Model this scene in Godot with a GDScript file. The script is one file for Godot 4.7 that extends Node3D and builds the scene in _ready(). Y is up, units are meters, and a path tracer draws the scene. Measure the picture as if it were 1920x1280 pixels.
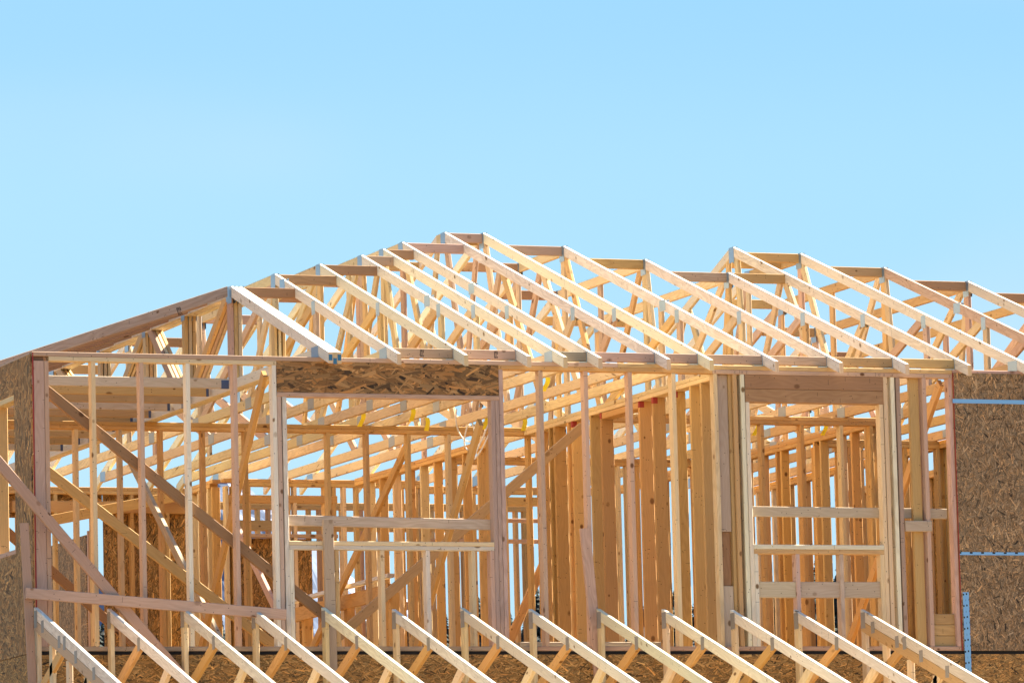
extends Node3D
# Timber house frame under a clear sky, seen with a long lens from lower ground.
# World: x along the front wall, y up (0 = upper floor level), z towards the viewer (front wall face at z = 0).

const PLATE := 2.467      # top of the double top plate
const T := 0.038          # thickness of framing lumber
const D := 0.089          # depth of framing lumber
const SL := 0.345         # slope of the main roof
const TOPZ := 2.56        # height of the top chord's upper edge above the wall line
const ZR := -5.3          # ridge line
const ZEND := -10.6       # rear wall line
const EXPOSURE := 5.0

const SKY_BANDS := [[-90.0, Color(0.449, 0.421, 0.341)], [-2.0, Color(0.557, 0.690, 0.730)], [0.5, Color(0.629, 0.882, 1.032)], [5.0, Color(0.531, 0.834, 1.032)], [8.4, Color(0.449, 0.786, 1.032)], [10.8, Color(0.369, 0.714, 1.032)], [22.0, Color(0.233, 0.537, 0.955)], [45.0, Color(0.153, 0.403, 0.857)], [90.0, Color(0.108, 0.307, 0.741)]]

var rng := RandomNumberGenerator.new()
var names := {}
var M := {}

# tints are linear base colours
const CREAM := Color(0.74, 0.56, 0.31)
const PALE := Color(0.81, 0.715, 0.535)
const PINK := Color(0.56, 0.37, 0.25)
const MAUVE := Color(0.46, 0.33, 0.24)
const GOLD := Color(0.62, 0.36, 0.12)
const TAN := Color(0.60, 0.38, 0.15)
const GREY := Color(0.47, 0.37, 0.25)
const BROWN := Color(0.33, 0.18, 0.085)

# ---------------------------------------------------------------- naming
func numbered(called: String) -> String:
	if not names.has(called):
		names[called] = 0
		return called
	names[called] += 1
	return "%s_%03d" % [called, names[called]]

func tag(o: Node, label: String, category: String, group := "", kind := "") -> void:
	if label: o.set_meta("label", label)
	if category: o.set_meta("category", category)
	if group: o.set_meta("group", group)
	if kind: o.set_meta("kind", kind)

func thing(called: String, label: String, category: String, at := Vector3.ZERO, group := "") -> Node3D:
	var o := Node3D.new()
	o.name = numbered(called)
	add_child(o)
	o.position = at
	tag(o, label, category, group)
	return o

func put(par: Node, called: String, mesh: Mesh, mat: Material) -> MeshInstance3D:
	var o := MeshInstance3D.new()
	o.name = numbered(called) if par == self else called
	o.mesh = mesh
	o.material_override = mat
	par.add_child(o, true)
	return o

# ---------------------------------------------------------------- textures
func wood_image(sd: int, ring: float, contrast: float, knots: int) -> Image:
	var w := 1536
	var h := 160
	var r := RandomNumberGenerator.new()
	r.seed = sd
	var n1 := FastNoiseLite.new(); n1.seed = sd; n1.frequency = 0.01; n1.fractal_octaves = 3
	var n2 := FastNoiseLite.new(); n2.seed = sd + 7; n2.frequency = 0.05; n2.fractal_octaves = 2
	var ks := []
	for k in knots:
		ks.append([r.randf() * w, r.randf() * h, r.randf_range(2.2, 5.5), r.randf_range(0.3, 1.0)])
	var dist := PackedFloat32Array(); dist.resize(w * h)
	var dark := PackedFloat32Array(); dark.resize(w * h)
	for k in ks:
		var rr: float = k[2]
		for y in range(int(k[1]) - int(rr * 6), int(k[1]) + int(rr * 6) + 1):
			if y < 0 or y >= h: continue
			for x in range(int(k[0]) - int(rr * 14), int(k[0]) + int(rr * 14) + 1):
				if x < 0 or x >= w: continue
				var dx: float = (x - k[0]) / rr
				var dy: float = (y - k[1]) / rr
				var q: float = dx * dx * 0.08 + dy * dy * 0.35
				dist[y * w + x] += exp(-q) * rr * 1.6 * (1.0 if dy > 0 else -1.0) * min(1.0, absf(dy))
				var e: float = sqrt(dx * dx * 0.55 + dy * dy)
				if e < 1.5:
					dark[y * w + x] = max(dark[y * w + x], k[3] * clampf(1.5 - e, 0.0, 0.7))
	var data := PackedByteArray(); data.resize(w * h * 3)
	for y in h:
		for x in w:
			var i := y * w + x
			var yy: float = y + dist[i]
			var a := n1.get_noise_2d(x * 0.35, yy * 1.2)
			var g := sin((yy * ring + a * 16.0))
			var f := n2.get_noise_2d(x * 0.25, yy * 7.0)
			var v: float = 0.93 + contrast * (0.5 * g + 0.9 * f + 0.5 * a)
			var dk := dark[i]
			v *= 1.0 - 0.75 * dk
			var warm: float = (0.9 - v) * 0.35
			data[i * 3] = int(clampf(v + warm * 0.3, 0.0, 1.0) * 255.0)
			data[i * 3 + 1] = int(clampf(v - warm * 0.25, 0.0, 1.0) * 255.0)
			data[i * 3 + 2] = int(clampf(v - warm * 0.9, 0.0, 1.0) * 255.0)
	# pencil ticks and saw marks
	for k in 26:
		var mx := r.randi_range(2, w - 3)
		var my := r.randi_range(2, h - 20)
		for q in r.randi_range(7, 16):
			var j2 := ((my + q) * w + mx) * 3
			for c in 3: data[j2 + c] = int(data[j2 + c] * 0.55)
	# nail heads and small blemishes
	for k in 130:
		var px := r.randi_range(2, w - 3)
		var py := r.randi_range(2, h - 3)
		for oy in 2:
			for ox in 2:
				var j := ((py + oy) * w + px + ox) * 3
				for c in 3: data[j + c] = int(data[j + c] * 0.35)
	return Image.create_from_data(w, h, false, Image.FORMAT_RGB8, data)

func strand_image(sd: int, w: int, h: int, count: int, lmin: float, lmax: float, wmin: float, wmax: float, spread: float, gaps: float) -> Image:
	var r := RandomNumberGenerator.new()
	r.seed = sd
	var data := PackedByteArray(); data.resize(w * h * 3)
	for i in w * h:
		data[i * 3] = 110; data[i * 3 + 1] = 88; data[i * 3 + 2] = 64
	for s in count:
		var cx := r.randf() * w
		var cy := r.randf() * h
		var an := r.randfn(0.0, spread)
		var ln := r.randf_range(lmin, lmax) * 0.5
		var wd := r.randf_range(wmin, wmax) * 0.5
		var tone := clampf(r.randfn(0.62, 0.115), 0.25, 1.0)
		if s > count * 0.55 and r.randf() < gaps: tone *= 0.42
		var hue := r.randf_range(-0.05, 0.06)
		var c := cos(an)
		var sn := sin(an)
		var ex := int(absf(c) * ln + absf(sn) * wd) + 1
		var ey := int(absf(sn) * ln + absf(c) * wd) + 1
		var taper := r.randf_range(-0.5, 0.5)
		for oy in range(-ey, ey + 1):
			for ox in range(-ex, ex + 1):
				var u := ox * c + oy * sn
				var v := -ox * sn + oy * c
				if absf(u) > ln: continue
				var lim := wd * (1.0 + taper * u / ln)
				if absf(v) > lim: continue
				var t := tone * (0.93 + 0.1 * sin(v * 2.3 + s))
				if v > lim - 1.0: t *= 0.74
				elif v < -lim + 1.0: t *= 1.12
				var x := posmod(int(cx) + ox, w)
				var y := posmod(int(cy) + oy, h)
				var j := (y * w + x) * 3
				data[j] = int(clampf(t * (1.0 + hue), 0.0, 1.0) * 255.0)
				data[j + 1] = int(clampf(t * 0.86, 0.0, 1.0) * 255.0)
				data[j + 2] = int(clampf(t * (0.70 - hue), 0.0, 1.0) * 255.0)
	return Image.create_from_data(w, h, false, Image.FORMAT_RGB8, data)

func dots_image(step: int, base: Color, hole: Color) -> Image:
	var im := Image.create(64, 64, false, Image.FORMAT_RGB8)
	im.fill(base)
	for y in range(0, 64, step):
		for x in range(0, 64, step):
			im.fill_rect(Rect2i(x + 2 + (step / 2 if (y / step) % 2 == 1 else 0), y + 2, max(1, step / 4), max(2, step / 3)), hole)
	return im

func mat(img: Image, tint: Color, rough := 0.85, metal := 0.0, vertex := false) -> StandardMaterial3D:
	var m := StandardMaterial3D.new()
	m.albedo_color = tint.linear_to_srgb()
	if img: m.albedo_texture = ImageTexture.create_from_image(img)
	m.roughness = rough
	m.metallic = metal
	m.vertex_color_use_as_albedo = vertex
	return m

# ---------------------------------------------------------------- lumber
# A board from a to b: w across (axis x up), d along up, chamfered edges, optional end-cut planes na / nb.
func board_mesh(a: Vector3, b: Vector3, w: float, d: float, up: Vector3, tint: Color, na := Vector3.ZERO, nb := Vector3.ZERO, jitter := 0.13) -> ArrayMesh:
	var ax := (b - a).normalized()
	var side := ax.cross(up).normalized()
	var un := side.cross(ax).normalized()
	if na == Vector3.ZERO: na = ax
	if nb == Vector3.ZERO: nb = ax
	var c: float = min(0.004, min(w, d) * 0.15)
	var hw := w * 0.5
	var hd := d * 0.5
	var sec := [Vector2(hw, -hd + c), Vector2(hw, hd - c), Vector2(hw - c, hd), Vector2(-hw + c, hd), Vector2(-hw, hd - c), Vector2(-hw, -hd + c), Vector2(-hw + c, -hd), Vector2(hw - c, -hd)]
	var pa := []
	var pb := []
	for s in sec:
		var o: Vector3 = side * s.x + un * s.y
		pa.append(a + o - ax * (o.dot(na) / ax.dot(na)))
		pb.append(b + o - ax * (o.dot(nb) / ax.dot(nb)))
	var st := SurfaceTool.new()
	st.begin(Mesh.PRIMITIVE_TRIANGLES)
	var k := 1.0 + rng.randf_range(-jitter, jitter)
	var col := Color(tint.r * k, tint.g * k * (1.0 + rng.randf_range(-0.05, 0.04)), tint.b * k * (1.0 + rng.randf_range(-0.07, 0.10)))
	var ln := a.distance_to(b)
	var per := 2.0 * (w + d)
	var u0: float = rng.randf() * maxf(0.05, 1.0 - ln / 4.8)
	var v0: float = rng.randf() * maxf(0.05, 1.0 - per / 0.5)
	var run := 0.0
	for i in 8:
		var j := (i + 1) % 8
		var s0: Vector2 = sec[i]
		var s1: Vector2 = sec[j]
		var el := s0.distance_to(s1)
		var e := s1 - s0
		var n := (side * e.y - un * e.x).normalized()
		var mid: Vector3 = side * ((s0.x + s1.x) * 0.5) + un * ((s0.y + s1.y) * 0.5)
		if n.dot(mid) < 0.0: n = -n
		var va: float = v0 + run / 0.5
		var vb: float = v0 + (run + el) / 0.5
		run += el
		quad(st, pa[i], pa[j], pb[j], pb[i], n, [Vector2(u0, va), Vector2(u0, vb), Vector2(u0 + ln / 4.8, vb), Vector2(u0 + ln / 4.8, va)], col)
	var ecol := Color(col.r * 0.8, col.g * 0.74, col.b * 0.66)
	for en in 2:
		var ps: Array = pa if en == 0 else pb
		var n: Vector3 = -ax if en == 0 else ax
		for i in range(1, 7):
			var uv := [Vector2(u0, v0), Vector2(u0 + 0.004 * i, v0 + 0.03 * i), Vector2(u0 + 0.004 * (i + 1), v0 + 0.03 * (i + 1))]
			tri(st, ps[0], ps[i], ps[i + 1], n, uv, ecol)
	return st.commit()

func tri(st: SurfaceTool, p0: Vector3, p1: Vector3, p2: Vector3, n: Vector3, uv: Array, col: Color) -> void:
	var order := [0, 1, 2]
	if (p1 - p0).cross(p2 - p0).dot(n) > 0.0: order = [0, 2, 1]
	var ps := [p0, p1, p2]
	for o in order:
		st.set_normal(n)
		st.set_uv(uv[o])
		st.set_color(col)
		st.add_vertex(ps[o])

func quad(st: SurfaceTool, p0: Vector3, p1: Vector3, p2: Vector3, p3: Vector3, n: Vector3, uv: Array, col: Color) -> void:
	tri(st, p0, p1, p2, n, [uv[0], uv[1], uv[2]], col)
	tri(st, p0, p2, p3, n, [uv[0], uv[2], uv[3]], col)

func wood() -> Material:
	return M["wood%d" % rng.randi_range(0, 2)]

func board(par: Node, called: String, a: Vector3, b: Vector3, w: float, d: float, up: Vector3, tint: Color, na := Vector3.ZERO, nb := Vector3.ZERO) -> MeshInstance3D:
	return put(par, called, board_mesh(a, b, w, d, up, tint, na, nb), wood())

# axis-aligned board given by its two corners, grain along the longest side
func bar(par: Node, called: String, lo: Vector3, hi: Vector3, tint: Color, m: Material = null) -> MeshInstance3D:
	var s := hi - lo
	var c := (lo + hi) * 0.5
	var mesh: ArrayMesh
	if s.x >= s.y and s.x >= s.z:
		mesh = board_mesh(Vector3(lo.x, c.y, c.z), Vector3(hi.x, c.y, c.z), s.z, s.y, Vector3.UP, tint)
	elif s.y >= s.z:
		mesh = board_mesh(Vector3(c.x, lo.y, c.z), Vector3(c.x, hi.y, c.z), s.x, s.z, Vector3.BACK, tint)
	else:
		mesh = board_mesh(Vector3(c.x, c.y, lo.z), Vector3(c.x, c.y, hi.z), s.x, s.y, Vector3.UP, tint)
	return put(par, called, mesh, m if m else wood())

# a flat panel box with uv in metres / tile; turn swaps the strand direction
func panel(par: Node, called: String, lo: Vector3, hi: Vector3, m: Material, tile: float, turn := false, tint := Color(1, 1, 1)) -> MeshInstance3D:
	var st := SurfaceTool.new()
	st.begin(Mesh.PRIMITIVE_TRIANGLES)
	var off := Vector2(rng.randf(), rng.randf())
	for f in 6:
		var ax := f / 2
		var sg := 1.0 if f % 2 == 0 else -1.0
		var n := Vector3.ZERO
		n[ax] = sg
		var i := (ax + 1) % 3
		var j := (ax + 2) % 3
		var ps := []
		var uv := []
		for q in [[0, 0], [1, 0], [1, 1], [0, 1]]:
			var p := Vector3.ZERO
			p[ax] = hi[ax] if sg > 0 else lo[ax]
			p[i] = hi[i] if q[0] == 1 else lo[i]
			p[j] = hi[j] if q[1] == 1 else lo[j]
			ps.append(p)
			# u runs horizontally, v vertically
			var hu: float = p.x if ax == 2 else (p.z if ax == 0 else p.x)
			var hv: float = p.y if ax != 1 else p.z
			uv.append(off + (Vector2(hv, hu) if turn else Vector2(hu, hv)) / tile)
		quad(st, ps[0], ps[1], ps[2], ps[3], n, uv, tint)
	return put(par, called, st.commit(), m)

# galvanised plates pressed on both faces of a truss joint
func joint_plate(par: Node, y: float, z: float, hy: float, hz: float, half: float, cx := 0.0, m: Material = null) -> void:
	half += rng.randf_range(0.0, 0.0006)
	var st := SurfaceTool.new()
	st.begin(Mesh.PRIMITIVE_TRIANGLES)
	for s in [-1.0, 1.0]:
		var x0: float = cx + s * half
		var x1: float = cx + s * (half + 0.0016)
		var tilt := rng.randf_range(-0.05, 0.05)
		var cs := []
		for q in [[-1, -1], [1, -1], [1, 1], [-1, 1]]:
			var yy: float = q[0] * hy
			var zz: float = q[1] * hz
			cs.append(Vector2(y + yy * cos(tilt) - zz * sin(tilt), z + yy * sin(tilt) + zz * cos(tilt)))
		var ps := []
		for c in cs: ps.append(Vector3(x1, c.x, c.y))
		var uv := [Vector2(0, 0), Vector2(hy * 20, 0), Vector2(hy * 20, hz * 20), Vector2(0, hz * 20)]
		quad(st, ps[0], ps[1], ps[2], ps[3], Vector3(s, 0, 0), uv, Color.WHITE)
		for i in 4:
			var j := (i + 1) % 4
			var mid: Vector2 = (cs[i] + cs[j]) * 0.5 - Vector2(y, z)
			quad(st, Vector3(x0, cs[i].x, cs[i].y), Vector3(x0, cs[j].x, cs[j].y), ps[j], ps[i], Vector3(0, mid.x, mid.y).normalized(), [Vector2.ZERO, Vector2.ZERO, Vector2.ZERO, Vector2.ZERO], Color.WHITE)
	put(par, "connector_plate", st.commit(), m if m else M.plate)

# a few small printed bars standing for the mill's ink stamp, flat on the face z = zf, going up from (x, y)
func stamp(par: Node, x: float, y: float, zf: float, s: float, ang: float) -> void:
	var st := SurfaceTool.new()
	st.begin(Mesh.PRIMITIVE_TRIANGLES)
	var r := [[-1.0, -1.0, -0.6, 1.0], [-0.45, -1.0, 0.1, -0.6], [-0.45, 0.5, 0.1, 1.0], [-0.3, -0.6, -0.1, 0.5], [0.25, -1.0, 0.45, 1.0], [0.6, -1.0, 1.0, -0.5], [0.6, 0.1, 1.0, 1.0]]
	for q in r:
		var ps := []
		for c in [[q[0], q[1]], [q[2], q[1]], [q[2], q[3]], [q[0], q[3]]]:
			var v: Vector2 = (Vector2(c[0] * s * 0.55, c[1] * s)).rotated(ang)
			ps.append(Vector3(x + v.x, y + v.y, zf + 0.0006))
		quad(st, ps[0], ps[1], ps[2], ps[3], Vector3.BACK, [Vector2.ZERO, Vector2.ZERO, Vector2.ZERO, Vector2.ZERO], Color.WHITE)
	put(par, "grade_stamp", st.commit(), M.ink)

func pencil_mark(par: Node, text: String, x: float, y: float, zf: float, size := 0.03) -> void:
	var t := TextMesh.new()
	t.text = text
	var f := SystemFont.new()
	f.font_names = PackedStringArray(["Droid Sans"])
	t.font = f
	t.font_size = 16
	t.pixel_size = size / 16.0
	t.depth = 0.0006
	var o := put(par, "pencil_mark", t, M.pencil)
	o.position = Vector3(x, y, zf + 0.0004)
	o.rotation.z = rng.randf_range(-0.15, 0.15)

# ---------------------------------------------------------------- walls
# frame parallel to x; zf = face towards the viewer
func wall_x(w: Node3D, x0: float, x1: float, zf: float, studs: Array, tints: Array, dep := D, plates := true) -> void:
	var zb := zf - dep
	if plates:
		bar(w, "top_plate", Vector3(x0, 2.429, zb), Vector3(x1, PLATE, zf), tints[0])
		bar(w, "top_plate", Vector3(x0 + 0.1, 2.391, zb), Vector3(x1, 2.4285, zf), tints[0])
		bar(w, "bottom_plate", Vector3(x0, 0.0, zb), Vector3(x1, 0.038, zf), tints[0])
	for x in studs:
		bar(w, "stud", Vector3(x, 0.0385, zb + 0.001), Vector3(x + T, 2.3905, zf - 0.001), tints[rng.randi_range(1, tints.size() - 1)])

# frame parallel to z; xl = its left face
func wall_z(w: Node3D, z0: float, z1: float, xl: float, studs: Array, tints: Array, dep := D) -> void:
	var xr := xl + dep
	bar(w, "top_plate", Vector3(xl, 2.429, z0), Vector3(xr, PLATE, z1), tints[0])
	bar(w, "top_plate", Vector3(xl, 2.391, z0), Vector3(xr, 2.4285, z1 - 0.1), tints[0])
	bar(w, "bottom_plate", Vector3(xl, 0.0, z0), Vector3(xr, 0.038, z1), tints[0])
	for z in studs:
		bar(w, "stud", Vector3(xl + 0.001, 0.0385, z - T), Vector3(xr - 0.001, 2.3905, z), tints[rng.randi_range(1, tints.size() - 1)])

func steps(a: float, b: float, by: float) -> Array:
	var r := []
	var x := a
	while (by > 0 and x <= b) or (by < 0 and x >= b):
		r.append(x + rng.randf_range(-0.012, 0.012))
		x += by
	return r

# ---------------------------------------------------------------- trusses
func top_y(z: float, zf: float, zb: float) -> float:   # upper edge of a truss, relative to the plate
	var zc := z
	if z < zb: zc = zb - (zb - z)
	if z > zf: return TOPZ - PLATE - SL * z
	if z >= zb: return TOPZ - PLATE - SL * zf
	return TOPZ - PLATE - SL * zf - SL * (zb - zc)

func truss(label: String, x: float, zf: float, plies: int, blk_next: float, zf_next: float, tints: Array, zr := ZR) -> Node3D:
	var o := thing("roof_truss", label, "roof truss", Vector3(x + T * 0.5, PLATE, 0), "main roof trusses")
	var zb := 2.0 * zr - zf
	var nrm := Vector3(0, 1, SL).normalized()       # normal of the front slope
	var nrb := Vector3(0, 1, -SL).normalized()
	var ztail := 0.229
	for p in plies:
		var px := p * (T + 0.001)
		var c := Vector3(px, 0, 0)
		var t0: Color = tints[0]
		# front and rear sloping chords (plumb cut ends)
		var a := c + Vector3(0, top_y(ztail, zf, zb), ztail) - nrm * D * 0.5
		var b := c + Vector3(0, top_y(zf, zf, zb), zf) - nrm * D * 0.5
		a += (b - a).normalized() * (a.z - ztail) / absf((b - a).normalized().z)
		b += (b - a).normalized() * (b.z - zf) / absf((b - a).normalized().z)
		board(o, "top_chord", a, b, T, D, Vector3.UP, t0, Vector3.BACK, Vector3.BACK)
		var zt2 := 2.0 * zr - ztail
		var a2 := c + Vector3(0, top_y(zb, zf, zb), zb) - nrb * D * 0.5
		var b2 := c + Vector3(0, top_y(zt2, zf, zb), zt2) - nrb * D * 0.5
		var ax2 := (b2 - a2).normalized()
		a2 += ax2 * (a2.z - zb) / absf(ax2.z)
		b2 += ax2 * (b2.z - zt2) / absf(ax2.z)
		board(o, "top_chord", a2, b2, T, D, Vector3.UP, t0, Vector3.BACK, Vector3.BACK)
		if zf - zb > 0.12:
			var yt := top_y(zf, zf, zb) - D * 0.5 - 0.002
			board(o, "flat_chord", c + Vector3(0, yt, zf - 0.001), c + Vector3(0, yt, zb + 0.001), T, D, Vector3.UP, tints[1])
		# bottom chord, scarfed under the top chords
		var zm := -5.0 - rng.randf() * 0.8
		board(o, "bottom_chord", c + Vector3(0, D * 0.5, -0.135), c + Vector3(0, D * 0.5, zm), T, D, Vector3.UP, tints[1], nrm, Vector3.BACK)
		board(o, "bottom_chord", c + Vector3(0, D * 0.5, zm - 0.002), c + Vector3(0, D * 0.5, (2.0 * zr) + 0.135), T, D, Vector3.UP, tints[1], Vector3.BACK, nrb)
		# webs
		var wl := []
		var flat := zf - zb
		if zf < -4.8:
			wl = [[-1.9, -2.7], [-3.7, -2.8], [-3.75, -4.55], [zr + 0.1, -4.65]]
			for q in 4: wl.append([2 * zr - wl[q][0], 2 * zr - wl[q][1]])
		elif zf < -2.9:
			wl = [[-1.9, -1.9], [-1.95, -3.75], [zf - 0.02, zf - 0.02 if flat > 1.0 else zr], [zf, -3.85]]
			if zf > -4.4: wl.append([zf - 0.1, zr + 0.05])
			if flat > 1.4: wl.append([zr, zr])
			wl.append_array([[2 * zr + 1.9, 2 * zr + 1.9], [2 * zr + 1.95, 2 * zr + 3.75], [zb, 2 * zr + 3.85]])
			if flat > 1.0: wl.append([zb, zb])
		else:
			wl = [[-2.46, -2.46], [-2.5, -3.75], [-3.8, -3.8], [-4.9, -3.9], [-5.02, -5.02], [-5.05, -6.4], [-6.5, -6.5], [-8.0, -6.5], [-8.1, -8.1], [-1.25, -1.25]]
		for k in wl.size():
			var zt: float = wl[k][0]
			var zo: float = wl[k][1]
			var yt2 := top_y(zt, zf, zb) - 0.05
			var yb := 0.05
			if yt2 - yb < 0.12: continue
			var vert := absf(zt - zo) < 0.05
			var pt := c + Vector3(0, yt2, zt)
			var pb := c + Vector3(0, yb, zo)
			board(o, "web", pb, pt, T - 0.003 - 0.0011 * k, D, Vector3.BACK if vert else Vector3.UP, [TAN * 1.12, PINK, CREAM * 0.88, tints[2] * 0.9][rng.randi_range(0, 3)], Vector3.UP, Vector3.UP)
		# joint plates
		if p == 0 or p == plies - 1:
			var hf := T * 0.5
			joint_plate(o, top_y(zf, zf, zb) - 0.075, zf - 0.02, 0.075, 0.06, hf, px)
			if flat > 0.3: joint_plate(o, top_y(zb, zf, zb) - 0.075, zb + 0.02, 0.075, 0.06, hf, px)
			joint_plate(o, 0.052, -0.12, 0.05, 0.09, hf, px)
			joint_plate(o, 0.052, (2.0 * zr) + 0.12, 0.05, 0.09, hf, px)
			joint_plate(o, 0.05, -3.8, 0.05, 0.085, hf, px, M.plate_mid)
			joint_plate(o, 0.05, zm, 0.038, 0.09, hf, px, M.plate_mid)
			joint_plate(o, 0.05, 2 * zr + 3.8, 0.05, 0.085, hf, px, M.plate_mid)
			if zf < -2.9:
				joint_plate(o, top_y(-1.92, zf, zb) - 0.075, -1.92, 0.06, 0.045, hf, px)
				joint_plate(o, top_y(2 * zr + 1.92, zf, zb) - 0.075, 2 * zr + 1.92, 0.06, 0.045, hf, px)
				if rng.randf() < 0.45:
					var zs := rng.randf_range(-3.0, -2.2)
					joint_plate(o, top_y(zs, zf, zb) - 0.05, zs, 0.05, 0.07, hf, px)
			else:
				for z in [-2.46, -3.8, -5.02, -6.5, -8.1]:
					joint_plate(o, top_y(z, zf, zb) - 0.08, z, 0.05, 0.05, hf, px)
	# blocking between this truss and the next one to the right
	if blk_next > 0.0:
		var zl := maxf(zf, zf_next)
		var x0 := T * 0.5 + (plies - 1) * (T + 0.001) + 0.001
		var x1 := blk_next - x - T * 0.5 - 0.001
		for z in [zl - 0.03, 2.0 * zr - zl + 0.03]:
			var yt := TOPZ - PLATE - SL * zl - 0.003
			bar(o, "ridge_block", Vector3(x0, yt - D, z - T * 0.5), Vector3(x1, yt, z + T * 0.5), [PINK, GOLD, BROWN * 1.35, TAN][rng.randi_range(0, 3)])
	return o

func lower_truss(label: String, x: float, gable: bool) -> Node3D:
	var o := thing("lower_roof_truss", label, "roof truss", Vector3(x + T * 0.5 + rng.randf_range(-0.012, 0.012), -0.62 + rng.randf_range(-0.008, 0.008), 0.0), "lower roof trusses")
	var s := 0.328
	var n := Vector3(0, 1, s).normalized()
	var y0 := 0.352 + 0.62
	var za := 0.053
	var zb := 3.2
	var dn := n * D * 0.5
	var ax := Vector3(0, -s, 1).normalized()
	var a := Vector3(0, y0, za) - dn
	a += ax * (za - a.z) / ax.z
	var b := Vector3(0, y0 - s * (zb - za), zb) - dn
	b += ax * (zb - b.z) / ax.z
	board(o, "top_chord", a, b, T, D, Vector3.UP, PALE, Vector3.BACK, Vector3.BACK)
	var yb := 0.045
	board(o, "bottom_chord", Vector3(0, yb, za), Vector3(0, yb, 2.85), T, D, Vector3.UP, PALE, Vector3.BACK, Vector3(0, 1, s).normalized())
	board(o, "post", Vector3(0, 0.05, za + D * 0.5), Vector3(0, y0 - 0.06, za + D * 0.5), T - 0.003, D, Vector3.BACK, CREAM)
	joint_plate(o, y0 - 0.10, za + 0.05, 0.07, 0.045, T * 0.5, 0.0, M.plate_shaded)
	joint_plate(o, 0.08, za + 0.05, 0.07, 0.05, T * 0.5, 0.0, M.plate_shaded)
	# diagonal from the chord back down to the post's foot, then a second pair
	var yt := y0 - s * (0.95 - za) - 0.06
	board(o, "web", Vector3(0, yt - 0.40 * 0.86 - 0.02, 0.10), Vector3(0, yt, 0.95), T - 0.004, D, Vector3.UP, GOLD * 1.12, Vector3.BACK, n)
	joint_plate(o, yt + 0.0, 0.93, 0.055, 0.035, T * 0.5, 0.0, M.plate_shaded)
	var y3 := y0 - s * (1.7 - za) - 0.05
	board(o, "web", Vector3(0, 0.06, 1.2), Vector3(0, y3, 1.7), T - 0.004, D, Vector3.UP, CREAM, Vector3.UP, n)
	if gable:
		var a2 := a - Vector3(0, 0.0955, 0)
		var b2 := b - Vector3(0, 0.0955, 0)
		board(o, "under_chord", a2, b2 - (b2 - a2) * 0.12, T, D, Vector3.UP, PINK if x < 1.0 else TAN, Vector3.BACK, Vector3.BACK)
		for z in [0.52, 1.0, 1.5, 2.0]:
			var yy: float = y0 - s * (z - za) - 0.19
			if yy < 0.15: continue
			board(o, "post", Vector3(0, 0.06, z), Vector3(0, yy, z), T - 0.004, D, Vector3.BACK, CREAM)
		for z in [0.30, 0.78, 1.25, 1.75]:
			joint_plate(o, y0 - s * (z - za) - 0.095, z, 0.05, 0.036, T * 0.5, 0.0, M.plate_shaded)
	return o

func brace(called: String, label: String, a: Vector3, b: Vector3, w: float, d: float, up: Vector3, tint: Color, na := Vector3.ZERO, nb := Vector3.ZERO, grp := "") -> void:
	var o := thing(called, label, "brace board", (a + b) * 0.5, grp)
	board(o, "board", a - o.position, b - o.position, w, d, up, tint, na, nb)

func tube_mesh(pts: PackedVector3Array, r: float) -> ArrayMesh:
	var st := SurfaceTool.new()
	st.begin(Mesh.PRIMITIVE_TRIANGLES)
	var n := 6
	var rings := []
	for i in pts.size():
		var t: Vector3 = (pts[mini(i + 1, pts.size() - 1)] - pts[maxi(i - 1, 0)]).normalized()
		var s := t.cross(Vector3(0.3, 0.2, 0.93)).normalized()
		var u := s.cross(t)
		var ring := []
		for k in n:
			var an := TAU * k / n
			ring.append([pts[i] + (s * cos(an) + u * sin(an)) * r, s * cos(an) + u * sin(an)])
		rings.append(ring)
	for i in pts.size() - 1:
		for k in n:
			var j := (k + 1) % n
			var nn: Vector3 = (rings[i][k][1] + rings[i][j][1]).normalized()
			quad(st, rings[i][k][0], rings[i][j][0], rings[i + 1][j][0], rings[i + 1][k][0], nn, [Vector2.ZERO, Vector2.RIGHT, Vector2.ONE, Vector2.DOWN], Color.WHITE)
	return st.commit()

func make_sky() -> Sky:
	var w := 1024
	var h := 512
	var wn := FastNoiseLite.new(); wn.seed = 31; wn.frequency = 0.028; wn.fractal_octaves = 4
	var img := Image.create(w, h, false, Image.FORMAT_RGBF)
	for y in h:
		var el := 90.0 - (y + 0.5) * 180.0 / h
		for x in w:
			# pale band near the horizon, clear blue higher up; values are for exposure 1
			var c: Color = SKY_BANDS[0][1]
			for k in range(1, SKY_BANDS.size()):
				if el >= SKY_BANDS[k - 1][0]:
					c = (SKY_BANDS[k - 1][1] as Color).lerp(SKY_BANDS[k][1], smoothstep(0.0, 1.0, clampf((el - SKY_BANDS[k - 1][0]) / (SKY_BANDS[k][0] - SKY_BANDS[k - 1][0]), 0.0, 1.0)))
			var side := 0.45 * sin((float(x) + 0.5) / w * TAU - PI - 0.367) * exp(-maxf(el, 0.0) / 40.0)
			c = Color(c.r * (1.0 + side), c.g * (1.0 + side * 0.4), c.b)
			if el > -2.0 and el < 60.0:
				var wisp := clampf(wn.get_noise_2d(x * 0.8 + y * 0.5, y * 1.5 - x * 0.2) * 1.6, 0.0, 1.0)
				c = c.lerp(Color(0.86, 0.93, 1.02), 0.30 * wisp)
			img.set_pixel(x, y, c)
	var pm := PanoramaSkyMaterial.new()
	pm.panorama = ImageTexture.create_from_image(img)
	pm.energy_multiplier = 1.0 / EXPOSURE
	var s := Sky.new()
	s.sky_material = pm
	return s

func ground_y(x: float, z: float) -> float:
	var y := -3.35
	if z > 6.0: y -= 1.15 * smoothstep(6.0, 38.0, z)
	return y

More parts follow.
